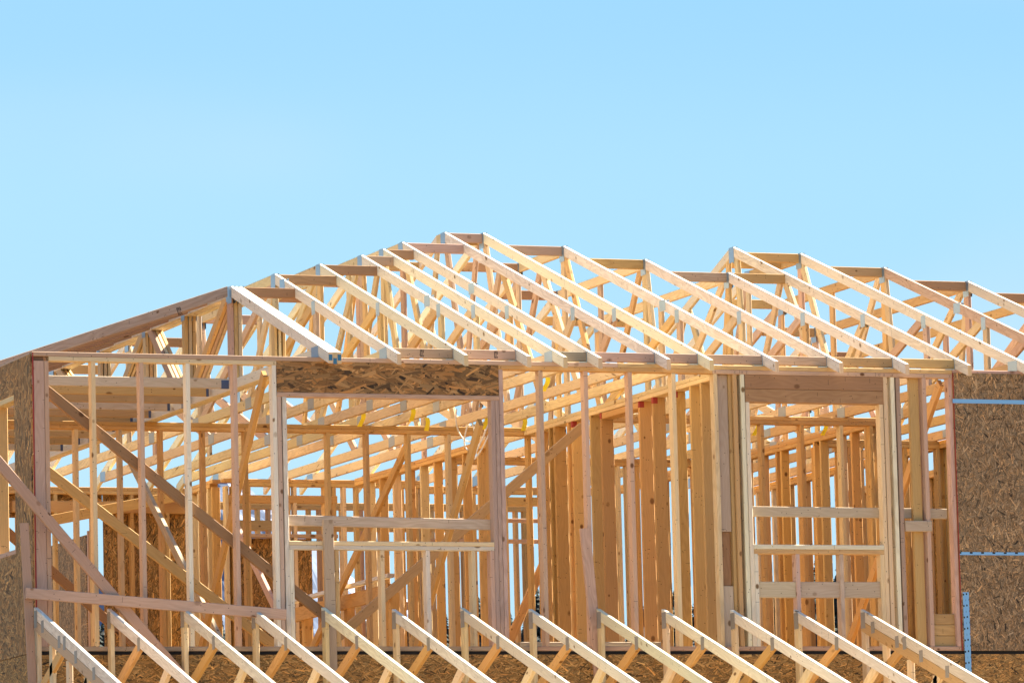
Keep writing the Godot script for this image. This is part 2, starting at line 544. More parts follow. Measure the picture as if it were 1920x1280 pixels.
func _ready() -> void:
	rng.seed = 20417
	# ------------------------------------------------------------ camera, sky, sun, exposure
	var cam := Camera3D.new()
	cam.name = "camera"
	cam.fov = 7.3005
	cam.near = 0.5
	cam.far = 6000.0
	add_child(cam)
	cam.transform = Transform3D(Basis(Vector3(0.9343, -0.0252, 0.3556), Vector3(-0.0200, 0.9922, 0.1228), Vector3(-0.3560, -0.1219, 0.9265)).orthonormalized(), Vector3(-11.969, -2.913, 42.180))
	cam.current = true
	var we := WorldEnvironment.new()
	we.name = "environment"
	var env := Environment.new()
	env.background_mode = Environment.BG_SKY
	env.sky = make_sky()
	env.tonemap_mode = Environment.TONE_MAPPER_LINEAR
	env.tonemap_exposure = EXPOSURE
	env.ambient_light_source = Environment.AMBIENT_SOURCE_SKY
	env.sdfgi_enabled = true
	env.ssao_enabled = true
	env.ssil_enabled = true
	we.environment = env
	add_child(we)
	var sun := DirectionalLight3D.new()
	sun.name = "sun"
	sun.light_color = Color(1.0, 0.95, 0.86)
	sun.light_energy = 1.6
	sun.light_angular_distance = 0.5
	sun.shadow_enabled = true
	add_child(sun)
	sun.look_at_from_position(Vector3(1.15, 1.0, -0.13) * 50.0, Vector3.ZERO, Vector3.UP)

	# ------------------------------------------------------------ materials
	M.wood0 = mat(wood_image(11, 0.55, 0.035, 20), Color.WHITE, 0.8, 0.0, true)
	M.wood1 = mat(wood_image(23, 0.32, 0.06, 12), Color.WHITE, 0.8, 0.0, true)
	M.wood2 = mat(wood_image(37, 0.85, 0.028, 26), Color.WHITE, 0.8, 0.0, true)
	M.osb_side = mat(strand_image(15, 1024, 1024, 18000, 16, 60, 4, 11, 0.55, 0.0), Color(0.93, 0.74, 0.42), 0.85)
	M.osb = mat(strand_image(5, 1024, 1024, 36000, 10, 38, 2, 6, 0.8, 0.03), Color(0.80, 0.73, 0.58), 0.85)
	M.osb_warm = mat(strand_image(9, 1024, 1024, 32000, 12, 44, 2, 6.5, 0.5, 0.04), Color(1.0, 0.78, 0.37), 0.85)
	M.lsl = mat(strand_image(3, 1024, 128, 1500, 30, 120, 5, 15, 0.42, 0.06), Color(0.84, 0.62, 0.33), 0.85)
	M.lsl.uv1_scale = Vector3(1, 7.8, 1)
	M.plate = mat(dots_image(8, Color(0.86, 0.88, 0.9), Color(0.45, 0.47, 0.5)), Color(0.43, 0.56, 0.68), 0.42, 0.7)  # blue in the tint paints the sky reflected by galvanised steel
	M.plate_shaded = mat(dots_image(8, Color(0.86, 0.86, 0.85), Color(0.45, 0.45, 0.45)), Color(0.42, 0.40, 0.37), 0.6, 0.3)  # same plates on the lower trusses, shade put into the colour
	M.plate_mid = mat(dots_image(8, Color(0.86, 0.86, 0.86), Color(0.45, 0.45, 0.45)), Color(0.44, 0.45, 0.45), 0.5, 0.55)
	M.strap = mat(dots_image(32, Color(0.9, 0.92, 0.95), Color(0.10, 0.12, 0.16)), Color(0.24, 0.52, 0.80), 0.45, 0.2)  # steel strap; its blue is sky reflection painted into the albedo
	M.hanger = mat(null, Color(0.07, 0.10, 0.18), 0.4, 0.3)
	M.ink = mat(null, Color(0.05, 0.035, 0.03), 0.9)
	M.pencil = mat(null, Color(0.12, 0.08, 0.06), 0.9)
	M.red = mat(null, Color(0.30, 0.035, 0.03), 0.8)
	M.blue = mat(null, Color(0.03, 0.16, 0.28), 0.7)
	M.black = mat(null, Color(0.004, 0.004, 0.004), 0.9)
	M.yellow = mat(null, Color(0.95, 0.74, 0.01), 0.55)
	M.white = mat(null, Color(0.78, 0.78, 0.76), 0.5)
	var dirt := FastNoiseLite.new()
	dirt.seed = 4
	dirt.frequency = 0.02
	dirt.fractal_octaves = 5
	var dimg := Image.create(512, 512, false, Image.FORMAT_RGB8)
	for y in 512:
		for x in 512:
			var v := 0.75 + 0.35 * dirt.get_noise_2d(x, y)
			dimg.set_pixel(x, y, Color(v, v * 0.92, v * 0.8))
	M.dirt = mat(dimg, Color(0.41, 0.315, 0.20), 0.95)

	build_setting()
	build_front_wall()
	build_side_wall()
	build_right_wall()
	build_lower_storey()
	build_interior()
	build_roof()
	build_lower_roof()
	build_braces()
	build_details()

# ---------------------------------------------------------------- ground, hills, mountain, trees
func build_setting() -> void:
	var st := SurfaceTool.new()
	st.begin(Mesh.PRIMITIVE_TRIANGLES)
	var xs := [-3000.0, -600.0, -120.0, -40.0, -20.0, -12.0, -6.0, 0.0, 6.0, 12.0, 20.0, 40.0, 120.0, 600.0, 3000.0]
	var zs := [-3000.0, -600.0, -120.0, -40.0, -20.0, -10.0, 0.0, 6.0, 12.0, 18.0, 24.0, 30.0, 38.0, 60.0, 160.0, 3000.0]
	for i in xs.size() - 1:
		for j in zs.size() - 1:
			var p := []
			for q in [[0, 0], [1, 0], [1, 1], [0, 1]]:
				var x: float = xs[i + q[0]]
				var z: float = zs[j + q[1]]
				p.append(Vector3(x, ground_y(x, z), z))
			quad(st, p[0], p[1], p[2], p[3], Vector3.UP, [Vector2(p[0].x, p[0].z) / 9.0, Vector2(p[1].x, p[1].z) / 9.0, Vector2(p[2].x, p[2].z) / 9.0, Vector2(p[3].x, p[3].z) / 9.0], Color.WHITE)
	var g := put(self, "ground", st.commit(), M.dirt)
	tag(g, "bare tan dirt lot around the house frame", "ground", "", "structure")

	# snowy mountain, about 1.5 km away; distance haze is put into its blue colours
	var nz := FastNoiseLite.new()
	nz.seed = 12; nz.frequency = 0.006; nz.fractal_octaves = 5
	var mt := heightfield(Vector3(487, -5, -1500), 400.0, 420.0, 200, 80, func(x: float, z: float) -> float:
		var r := Vector2(x * 1.0, z * 0.7).length()
		return maxf(0.0, 163.0 - r * 0.9 + nz.get_noise_2d(x * 1.5, z * 1.5) * 22.0),
		func(p: Vector3, n: Vector3) -> Color:
			var v := nz.get_noise_2d(p.x * 7.0, p.z * 7.0 + p.y * 9.0)
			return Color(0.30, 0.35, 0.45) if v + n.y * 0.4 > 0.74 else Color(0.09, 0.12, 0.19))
	var mo := put(self, "mountain", mt, mat(null, Color.WHITE, 0.95, 0.0, true))
	tag(mo, "snow patched rocky mountain far behind the house", "mountain", "", "structure")

	# wooded ridge behind the house
	var hm := heightfield(Vector3(170, -5, -330), 420.0, 240.0, 84, 48, func(x: float, z: float) -> float:
		return ridge_y(nz, x, z),
		func(p: Vector3, _n: Vector3) -> Color: return Color(0.014, 0.022, 0.024).lerp(Color(0.05, 0.06, 0.06), clampf(nz.get_noise_2d(p.x * 4, p.z * 4) + 0.4, 0, 1)))
	var ho := put(self, "hill", hm, mat(null, Color.WHITE, 0.95, 0.0, true))
	tag(ho, "dark wooded ridge low behind the house", "hill", "", "structure")
	# conifers on the ridge: one mass of trees, a multimesh of a ragged spruce
	var tst := SurfaceTool.new()
	tst.begin(Mesh.PRIMITIVE_TRIANGLES)
	var tr := RandomNumberGenerator.new()
	tr.seed = 77
	for k in 150:
		var hh := tr.randf_range(0.10, 0.98)
		var rad := (1.0 - hh) * 0.24 * tr.randf_range(0.5, 1.1) + 0.015
		var an := tr.randf() * TAU
		var dir := Vector3(cos(an), 0, sin(an))
		var sd := Vector3(-sin(an), 0, cos(an)) * (0.03 + 0.10 * (1.0 - hh))
		var root := Vector3(0, hh, 0)
		var tip := root + dir * rad + Vector3(0, -0.06 - 0.08 * (1.0 - hh), 0)
		var col := Color(0.016, 0.026, 0.022) * tr.randf_range(0.6, 1.5)
		tri(tst, root, tip + sd, tip - sd, (dir * 0.6 + Vector3.UP).normalized(), [Vector2.ZERO, Vector2.ZERO, Vector2.ZERO], col)
	var mm := MultiMesh.new()
	mm.transform_format = MultiMesh.TRANSFORM_3D
	mm.mesh = tst.commit()
	mm.instance_count = 6500
	for i in 6500:
		var x := tr.randf_range(-185, 185)
		var z := tr.randf_range(-60, 75)
		var y := ridge_y(nz, x, z)
		var s := tr.randf_range(2.4, 5.0)
		mm.set_instance_transform(i, Transform3D(Basis(Vector3.UP, tr.randf() * TAU).scaled(Vector3(s * 1.2, s, s * 1.2)), Vector3(170 + x, -5.3 + y, -330 + z)))
	var mi := MultiMeshInstance3D.new()
	mi.name = numbered("conifer_forest")
	mi.multimesh = mm
	mi.material_override = mat(null, Color.WHITE, 0.9, 0.0, true)
	add_child(mi)
	tag(mi, "dark conifer forest covering the distant ridge", "forest", "", "stuff")

func ridge_y(nz: FastNoiseLite, x: float, z: float) -> float:
	var h := 32.5 + 3.0 * sin(x * 0.021) - minf(absf(z), 30.0) * 0.25 + nz.get_noise_2d(x * 3.0, z * 3.0) * 4.0
	return maxf(0.0, h * (1.0 - smoothstep(25.0, 118.0, absf(z))) * (1.0 - smoothstep(120.0, 205.0, absf(x))) - 0.8)

func heightfield(at: Vector3, wx: float, wz: float, nx: int, nz: int, hf: Callable, cf: Callable) -> ArrayMesh:
	var st := SurfaceTool.new()
	st.begin(Mesh.PRIMITIVE_TRIANGLES)
	var p := []
	for j in nz + 1:
		for i in nx + 1:
			var x := (float(i) / nx - 0.5) * wx
			var z := (float(j) / nz - 0.5) * wz
			p.append(at + Vector3(x, hf.call(x, z), z))
	for j in nz:
		for i in nx:
			var a: Vector3 = p[j * (nx + 1) + i]
			var b: Vector3 = p[j * (nx + 1) + i + 1]
			var c: Vector3 = p[(j + 1) * (nx + 1) + i + 1]
			var d: Vector3 = p[(j + 1) * (nx + 1) + i]
			for t in [[a, b, c], [a, c, d]]:
				var n: Vector3 = (t[2] - t[0]).cross(t[1] - t[0]).normalized()
				if n.y < 0: n = -n
				tri(st, t[0], t[1], t[2], n, [Vector2.ZERO, Vector2.ZERO, Vector2.ZERO], cf.call((t[0] + t[1] + t[2]) / 3.0 - at, n))
	return st.commit()

# ---------------------------------------------------------------- front wall
func build_front_wall() -> void:
	var w := thing("front_wall_frame", "open stud wall frame facing the viewer with two window openings", "wall frame")
	var zb := -D
	# plates
	bar(w, "top_plate", Vector3(0.0, 2.429, zb), Vector3(2.6, PLATE, 0), PINK)
	bar(w, "top_plate", Vector3(2.602, 2.429, zb), Vector3(5.2, PLATE, 0), PINK * 1.05)
	bar(w, "top_plate", Vector3(5.202, 2.429, zb), Vector3(8.366, PLATE, 0), TAN)
	bar(w, "top_plate", Vector3(0.142, 2.391, zb), Vector3(2.116, 2.4285, 0), CREAM)
	bar(w, "top_plate", Vector3(4.106, 2.391, zb), Vector3(6.08, 2.4285, 0), GOLD * 0.95)
	bar(w, "top_plate", Vector3(6.082, 2.391, zb), Vector3(8.366, 2.4285, 0), PINK)
	bar(w, "bottom_plate", Vector3(0.0, 0, zb), Vector3(4.4, 0.038, 0), MAUVE)
	bar(w, "bottom_plate", Vector3(4.402, 0, zb), Vector3(8.366, 0.038, 0), PINK)
	# corner post
	bar(w, "stud", Vector3(0.013, 0.0385, -T), Vector3(0.102, 2.3905, -0.001), PINK * 0.98)
	bar(w, "stud", Vector3(0.104, 0.0385, zb), Vector3(0.142, 2.3905, -0.001), PINK)
	bar(w, "plate_end", Vector3(0.015, 2.3915, zb), Vector3(0.102, 2.428, -0.02), BROWN * 0.7)
	var red := panel(w, "red_sealed_edge", Vector3(0.003, 0.0, -0.012), Vector3(0.0120, 2.46, 0.0004), M.red, 1.0)
	red.set_meta("label", "dark red sealed panel edge down the corner")
	# common studs: [left x, tint]
	for s in [[0.504, CREAM], [0.919, PINK * 1.1], [1.322, PALE], [1.733, PINK * 1.15], [4.470, PINK * 1.05], [4.884, PINK * 1.12], [5.292, PINK * 1.08], [5.698, CREAM],
			[6.088, CREAM], [6.270, TAN], [6.341, PALE], [7.700, CREAM], [7.770, PALE], [7.822, MAUVE], [8.075, PINK], [8.328, PINK * 1.08]]:
		bar(w, "stud", Vector3(s[0], 0.0385, zb), Vector3(s[0] + T, 2.3905, -0.001), s[1])
	# king studs and trimmers of the first window
	bar(w, "king_stud", Vector3(2.077, 0.0385, zb), Vector3(2.115, 2.3905, -0.001), PALE * 0.95)
	bar(w, "king_stud", Vector3(4.106, 0.0385, zb), Vector3(4.144, 2.3905, -0.001), MAUVE * 1.15)
	bar(w, "trimmer", Vector3(2.117, 0.0385, zb), Vector3(2.155, 2.1275, -0.003), MAUVE * 1.1)
	bar(w, "trimmer", Vector3(2.163, 0.0385, zb), Vector3(2.201, 2.1275, -0.001), PALE * 0.9)
	bar(w, "trimmer", Vector3(4.028, 0.0385, zb), Vector3(4.066, 2.1275, -0.001), MAUVE)
	bar(w, "trimmer", Vector3(4.068, 0.0385, zb), Vector3(4.104, 2.1275, -0.002), MAUVE * 1.1)
	var hd := panel(w, "strand_lumber_header", Vector3(2.117, 2.166, zb), Vector3(4.1045, 2.4285, -0.002), M.lsl, 2.0)
	hd.set_meta("label", "deep engineered header of coarse dark wood strands")
	bar(w, "header_plate", Vector3(2.117, 2.128, zb), Vector3(4.1045, 2.1655, 0), PINK * 1.1)
	bar(w, "window_sill", Vector3(2.2015, 0.884, zb), Vector3(4.0275, 0.920, 0.0), CREAM)
	bar(w, "window_sill", Vector3(2.2015, 0.847, zb), Vector3(4.0275, 0.8835, -0.002), PALE * 0.92)
	for s in [[2.2015, PALE], [2.600, TAN], [3.003, CREAM], [3.410, PALE], [3.820, CREAM], [3.989, PINK]]:
		bar(w, "cripple", Vector3(s[0], 0.0385, zb), Vector3(s[0] + T, 0.8465, -0.001), s[1])
	# second window
	bar(w, "header", Vector3(6.3835, 2.268, zb), Vector3(7.6985, 2.3905, -0.002), BROWN * 1.0)
	bar(w, "header", Vector3(6.3835, 2.150, zb), Vector3(7.6985, 2.2665, -0.003), BROWN * 1.08)
	bar(w, "trimmer", Vector3(6.3835, 0.0385, zb), Vector3(6.4215, 2.1495, -0.001), PALE)
	bar(w, "trimmer", Vector3(7.655, 0.0385, zb), Vector3(7.693, 2.1495, -0.001), CREAM)
	bar(w, "window_sill", Vector3(6.422, 0.877, zb), Vector3(7.6545, 0.917, 0.0), PALE * 0.9)
	bar(w, "window_sill", Vector3(6.422, 0.836, zb), Vector3(7.6545, 0.8765, -0.002), TAN)
	for s in [[6.422, PALE], [6.813, MAUVE * 1.25], [7.228, MAUVE * 1.2], [7.6165, CREAM]]:
		bar(w, "cripple", Vector3(s[0], 0.0385, zb), Vector3(s[0] + T, 0.8355, -0.001), s[1])
	for s in [[6.4605, 6.8125], [6.8515, 7.2275], [7.2665, 7.616]]:
		bar(w, "blocking", Vector3(s[0], 0.460, -0.075), Vector3(s[1], 0.598, -0.022), GREY * 1.2)
	# recessed backing boards where inner walls meet
	bar(w, "backing_board", Vector3(6.128, 1.03, -0.085), Vector3(6.238, 2.388, -0.047), GREY * 1.05)
	bar(w, "backing_board", Vector3(6.128, 0.0385, -0.085), Vector3(6.238, 0.56, -0.045), GREY * 1.15)
	bar(w, "backing_board", Vector3(6.140, 0.562, -0.09), Vector3(6.226, 1.028, -0.06), BROWN * 1.2)
	bar(w, "stud", Vector3(6.2385, 0.0385, zb), Vector3(6.2685, 2.3905, -0.03), TAN)
	bar(w, "backing_board", Vector3(7.968, 0.0385, -0.088), Vector3(8.058, 2.3905, -0.045), TAN * 0.92)
	bar(w, "blocking", Vector3(7.862, 1.040, -0.03), Vector3(8.118, 1.133, 0.012), GREY * 1.15)
	for k in 3:
		bar(w, "blocking", Vector3(8.1145, 0.0385 + k * 0.0955, -0.075), Vector3(8.3275, 0.132 + k * 0.0955, -0.036 - 0.003 * k), TAN * 0.85)
	# layout marks
	for k in [[0.122, 2.398], [2.096, 2.398], [4.125, 2.398], [6.107, 2.398], [6.290, 2.398], [6.36, 2.398], [7.71, 2.398], [7.79, 2.398], [8.095, 2.398], [8.345, 2.398], [0.122, 0.008], [2.10, 0.008], [4.125, 0.008], [6.36, 0.008], [6.40, 0.008], [8.095, 0.008], [8.345, 0.008]]:
		pencil_mark(w, "X", k[0], k[1] + 0.010, 0.0)
	pencil_mark(w, "O", 7.665, 2.408, 0.0)
	pencil_mark(w, "2", 6.40, 2.408, 0.0)
	# guard planks nailed behind the openings
	brace("guard_plank", "weathered plank across the left window opening above its sill", Vector3(2.165, 1.101, -0.109), Vector3(4.03, 1.076, -0.109), T, D, Vector3.UP, GREY * 1.1)
	brace("guard_plank", "grey knotty plank across the right window opening above its sill", Vector3(6.40, 1.212, -0.109), Vector3(8.315, 1.206, -0.109), T, D, Vector3.UP, GREY)

# ---------------------------------------------------------------- left side wall
func build_side_wall() -> void:
	var w := thing("left_side_wall", "strand board side wall left of the corner post with a window hole", "wall")
	var tints := [PINK, TAN, GOLD, CREAM]
	var zs := []
	for z in steps(-2.2, -10.3, -0.4064): zs.append(z)
	wall_z(w, ZEND, -0.0895, 0.0005, [-0.478, -1.08, -1.12] + zs, tints)
	var x0 := -0.0125
	var x1 := -0.0005
	var oz0 := -1.80
	var oz1 := -0.52
	panel(w, "sheathing_panel", Vector3(x0, -0.006, oz1), Vector3(x1, 2.447, -0.0125), M.osb_side, 2.44, true)
	panel(w, "sheathing_panel", Vector3(x0, 2.168, oz0), Vector3(x1, 2.447, oz1 - 0.003), M.osb_side, 2.44)
	panel(w, "sheathing_panel", Vector3(x0, -0.006, oz0), Vector3(x1, 0.842, oz1 - 0.003), M.osb_side, 2.44)
	panel(w, "sheathing_panel", Vector3(x0, -0.006, -6.0), Vector3(x1, 2.447, oz0 - 0.003), M.osb_side, 2.44, true)
	panel(w, "sheathing_panel", Vector3(x0, -0.006, ZEND), Vector3(x1, 2.447, -6.003), M.osb_side, 2.44, true)
	bar(w, "window_sill", Vector3(-0.014, 0.842, oz0 + 0.002), Vector3(D, 0.880, oz1 - 0.004), PINK)
	bar(w, "window_head", Vector3(-0.014, 2.12, oz0 + 0.002), Vector3(D, 2.164, oz1 - 0.004), CREAM)
	bar(w, "trimmer", Vector3(0.001, 0.881, -1.79), Vector3(D, 2.119, -1.752), GOLD)

# ---------------------------------------------------------------- sheathed wall to the right
func build_right_wall() -> void:
	var w := thing("sheathed_front_wall", "brown strand board wall section right of the open studs", "wall", Vector3(8.37, 0, 0))
	var ox := 8.37
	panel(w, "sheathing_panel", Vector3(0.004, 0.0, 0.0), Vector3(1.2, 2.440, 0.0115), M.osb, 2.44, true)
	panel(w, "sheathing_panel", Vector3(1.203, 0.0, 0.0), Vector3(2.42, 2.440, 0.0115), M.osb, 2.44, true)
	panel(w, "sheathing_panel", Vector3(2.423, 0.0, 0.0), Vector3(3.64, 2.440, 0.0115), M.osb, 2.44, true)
	bar(w, "top_plate", Vector3(0.0, 2.429, -D), Vector3(3.64, PLATE, 0.004), PINK * 1.05)
	bar(w, "top_plate", Vector3(0.0, 2.391, -D), Vector3(3.64, 2.4285, -0.001), PINK)
	bar(w, "bottom_plate", Vector3(0.0, 0, -D), Vector3(3.64, 0.038, -0.001), PINK)
	for k in 9:
		bar(w, "stud", Vector3(0.03 + 0.4064 * k, 0.0385, -D), Vector3(0.068 + 0.4064 * k, 2.3905, -0.001), TAN)
	var red := panel(w, "red_sealed_edge", Vector3(0.0, 0.0, -0.001), Vector3(0.0035, 2.440, 0.0118), M.red, 1.0)
	red.set_meta("label", "thin red sealed edge of the sheathing")
	# straps
	var n := 0
	for r in [[-0.012, 2.172, 3.6, 2.208], [0.006, 0.836, 3.6, 0.862]]:
		var s := thing("metal_strap", ["bluish steel strap across the strand board near its top", "bluish steel strap across the strand board at mid height"][n], "metal strap", Vector3(ox, r[1], 0.0116), "straps on the sheathing")
		panel(s, "band", Vector3(r[0], 0, 0.0004), Vector3(r[2], r[3] - r[1], 0.002), M.strap, 0.22)
		n += 1
	var v := thing("metal_strap", "upright perforated steel strap at the lower edge of the strand board", "metal strap", Vector3(ox, -0.26, 0.0116), "straps on the sheathing")
	panel(v, "band", Vector3(0.020, 0, 0.0004), Vector3(0.048, 0.77, 0.002), M.strap, 0.10)
	panel(v, "band", Vector3(0.0485, 0, 0.0004), Vector3(0.078, 0.77, 0.0024), M.strap, 0.10)

# ---------------------------------------------------------------- storey below, floor
func build_lower_storey() -> void:
	var f := panel(self, "floor", Vector3(0.002, -0.024, ZEND + 0.002), Vector3(12.4, -0.001, -0.004), M.osb_warm, 2.44)
	tag(f, "strand board floor deck of the upper storey", "floor", "", "structure")
	var w := thing("lower_wall", "strand board wall of the storey below the open frame", "wall", Vector3(0, -3.3, 0))
	var x := 0.0
	for k in 5:
		panel(w, "sheathing_panel", Vector3(x + 0.0, 0.0, -0.012), Vector3(x + 2.437, 3.270, 0.0), M.osb_warm, 2.44)
		x += 2.44
	panel(w, "gap_shadow_strip", Vector3(0.0, 3.2705, -0.02), Vector3(12.2, 3.2985, -0.0015), M.black, 1.0)  # black strip painting in the shadow of the gap under the bottom plate
	var s := thing("lower_side_wall", "strand board side wall of the storey below the left wall", "wall", Vector3(0, -3.3, 0))
	for k in 4:
		panel(s, "sheathing_panel", Vector3(-0.0125, 0.0, -2.66 * k - 2.655), Vector3(-0.0005, 3.288, -2.66 * k - 0.013), M.osb_warm, 2.44)
	var r := thing("lower_rear_wall", "strand board rear wall of the storey below", "wall", Vector3(0, -3.3, ZEND))
	for k in 5:
		panel(r, "sheathing_panel", Vector3(2.44 * k, 0.0, -0.012), Vector3(2.44 * k + 2.437, 3.27, 0.0), M.osb_warm, 2.44)

# ---------------------------------------------------------------- inner walls
func build_interior() -> void:
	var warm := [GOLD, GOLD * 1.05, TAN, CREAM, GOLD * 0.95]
	var c := thing("cross_wall_frame", "inner stud wall running parallel behind the left window", "wall frame")
	wall_x(c, 0.09, 6.40, -5.0, steps(0.60, 6.5, 0.4064), warm)
	var p := thing("partition_frame", "inner stud wall with red painted stud tops running away from the viewer", "wall frame")
	var zs := [-0.12, -0.66, -0.90, -1.30, -1.77, -2.09, -3.02, -3.28, -3.74, -3.85, -4.20, -4.32, -4.66]
	wall_z(p, -4.99, -0.0905, 6.25, zs, [CREAM, GOLD * 1.12, BROWN * 1.2, GOLD * 0.6, TAN, GOLD * 0.85], 0.122)
	for z in [-1.30, -1.77, -2.09, -3.02, -3.74]:
		bar(p, "red_stud_top", Vector3(6.2495, 2.335, z - T - 0.001), Vector3(6.30, 2.390, z + 0.001), Color(1, 1, 1), M.red)
	bar(p, "doorway_head", Vector3(6.2505, 2.33, -3.0), Vector3(6.38, 2.386, -2.12), GOLD)
	var p2 := thing("partition_frame", "farther part of the inner stud wall beyond the cross wall", "wall frame")
	wall_z(p2, -9.9, -5.8, 6.25, steps(-5.85, -9.8, -0.4064), warm)
	var r := thing("cross_wall_frame", "inner stud wall running parallel behind the right window", "wall frame")
	wall_x(r, 6.42, 9.35, -3.73, [7.93, 8.15, 8.56, 8.97, 9.28], warm)
	var q := thing("partition_frame", "dense golden stud wall seen through the right window opening", "wall frame")
	wall_z(q, -10.4, -3.74, 9.36, [-3.85, -4.0, -4.32, -4.62, -5.05, -5.2, -5.6, -6.0, -6.12, -6.5, -6.9, -7.3, -7.42, -7.9, -8.3, -8.7, -9.1, -9.5, -10.0], warm)
	var q2 := thing("partition_frame", "last stud wall behind the dense golden studs on the right", "wall frame")
	wall_z(q2, -10.4, -0.2, 10.9, steps(-0.4, -10.2, -0.4064), warm)
	var q3 := thing("cross_wall_frame", "dense inner stud wall deep behind the right window", "wall frame")
	wall_x(q3, 6.42, 9.33, -7.6, [6.5, 6.62, 6.85] + steps(7.72, 9.28, 0.105), warm)
	var q4 := thing("cross_wall_frame", "dense inner stud wall at the far right behind the last partition", "wall frame")
	wall_x(q4, 9.5, 12.2, -5.6, steps(9.55, 12.1, 0.12), warm)
	var e := thing("right_end_wall", "sheathed end wall far right behind the last stud wall", "wall", Vector3(12.2, 0, 0))
	wall_z(e, ZEND, -0.1, -0.09, steps(-0.4, -10.2, -0.4064), warm)
	for k in 4:
		panel(e, "sheathing_panel", Vector3(0.001, 0.0, -2.62 * k - 2.72), Vector3(0.013, 2.44, -2.62 * k - 0.104), M.osb_warm, 2.44, true)
	# rear wall in three runs with openings to the sky
	var b := thing("rear_wall_frame", "rear stud wall with dark strand board in its bays far left", "wall frame")
	wall_x(b, 0.09, 4.85, -11.03, steps(0.5, 4.8, 0.4064), warm)
	panel(b, "sheathing_panel", Vector3(3.90, 0.0, -11.145), Vector3(4.90, 2.40, -11.125), M.osb_warm, 2.44, true)
	panel(b, "sheathing_panel", Vector3(0.1, 2.15, -11.145), Vector3(3.89, 2.40, -11.125), M.osb_warm, 2.44)
	bar(b, "header", Vector3(2.9, 2.20, -11.12), Vector3(4.8, 2.32, -11.03), GOLD)
	var b2 := thing("rear_wall_frame", "middle rear stud wall with a high window hole showing the mountain", "wall frame")
	wall_x(b2, 4.87, 7.07, -10.02, [4.88, 4.95, 5.12, 5.55, 5.62, 5.95, 6.05, 6.16, 6.30, 6.46, 6.62, 6.80, 6.95, 7.02], warm)
	panel(b2, "sheathing_panel", Vector3(4.92, 0.0, -10.125), Vector3(5.84, 1.86, -10.112), M.osb_warm, 2.44, true)
	bar(b2, "window_sill", Vector3(4.92, 1.862, -10.11), Vector3(6.1, 1.90, -10.02), PINK)
	bar(b2, "window_head", Vector3(4.92, 2.22, -10.11), Vector3(6.1, 2.30, -10.02), GOLD)
	var b3 := thing("rear_wall_frame", "right rear stud wall with a tall doorway open to the sky", "wall frame")
	wall_x(b3, 7.07, 9.34, -10.56, [7.08, 7.2, 7.42, 7.55, 7.80, 8.07, 8.115, 8.16, 8.66, 8.70, 8.90, 9.1, 9.25], warm)
	bar(b3, "doorway_head", Vector3(8.2, 2.27, -10.65), Vector3(8.655, 2.36, -10.56), GOLD)
	for y in [2.12, 1.90]:
		bar(b3, "guard_rail", Vector3(7.3, y - 0.022, -10.70), Vector3(8.72, y + 0.022, -10.66), PINK)
	var d := thing("rear_wall_frame", "deepest rear stud wall, its plate just under the middle rear wall's plate", "wall frame")
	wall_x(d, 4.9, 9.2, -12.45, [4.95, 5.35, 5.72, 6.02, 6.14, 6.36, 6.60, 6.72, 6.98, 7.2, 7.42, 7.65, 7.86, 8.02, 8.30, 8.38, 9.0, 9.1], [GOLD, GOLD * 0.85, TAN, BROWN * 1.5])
	bar(d, "header", Vector3(5.4, 2.16, -12.54), Vector3(8.3, 2.27, -12.45), GOLD * 0.9)
	bar(d, "guard_rail", Vector3(6.0, 1.30, -12.42), Vector3(8.0, 1.39, -12.385), PINK)
	var s := thing("return_wall_frame", "short stud wall running back at the left end of the rear wall", "wall frame")
	wall_z(s, -11.0, -10.13, 4.78, [-10.15, -10.3, -10.6, -10.9], warm)
	var g := thing("grey_sheathed_wall", "grey strand board wall seen beyond the corner post", "wall", Vector3(3.86, 0, -11.6))
	panel(g, "sheathing_panel", Vector3(-0.012, -0.2, -2.4), Vector3(0.0, 2.02, 0.0), M.osb, 2.44, true)
	panel(g, "sheathing_panel", Vector3(-0.012, -0.2, -4.8), Vector3(0.0, 2.02, -2.403), M.osb, 2.44, true)
	bar(g, "stud", Vector3(-0.001, -0.2, 0.001), Vector3(0.088, 2.06, 0.039), PINK)
	# stair rail
	var t := thing("stair_rail", "pale stair rail with a beam under it behind the left window", "stair rail", Vector3(5.2, 0, -7.4))
	board(t, "hand_rail", Vector3(0, 1.13, 1.5), Vector3(0, 1.11, -1.5), 0.07, 0.038, Vector3.UP, Color(0.7, 0.68, 0.62))
	board(t, "rail_beam", Vector3(0.02, 0.99, 1.4), Vector3(0.02, 0.97, -1.6), T, 0.14, Vector3.UP, GOLD)
	for z in [1.3, 0.0, -1.3]:
		bar(t, "post", Vector3(0.05, 0.0, z - 0.045), Vector3(0.139, 0.98, z + 0.045), GOLD)

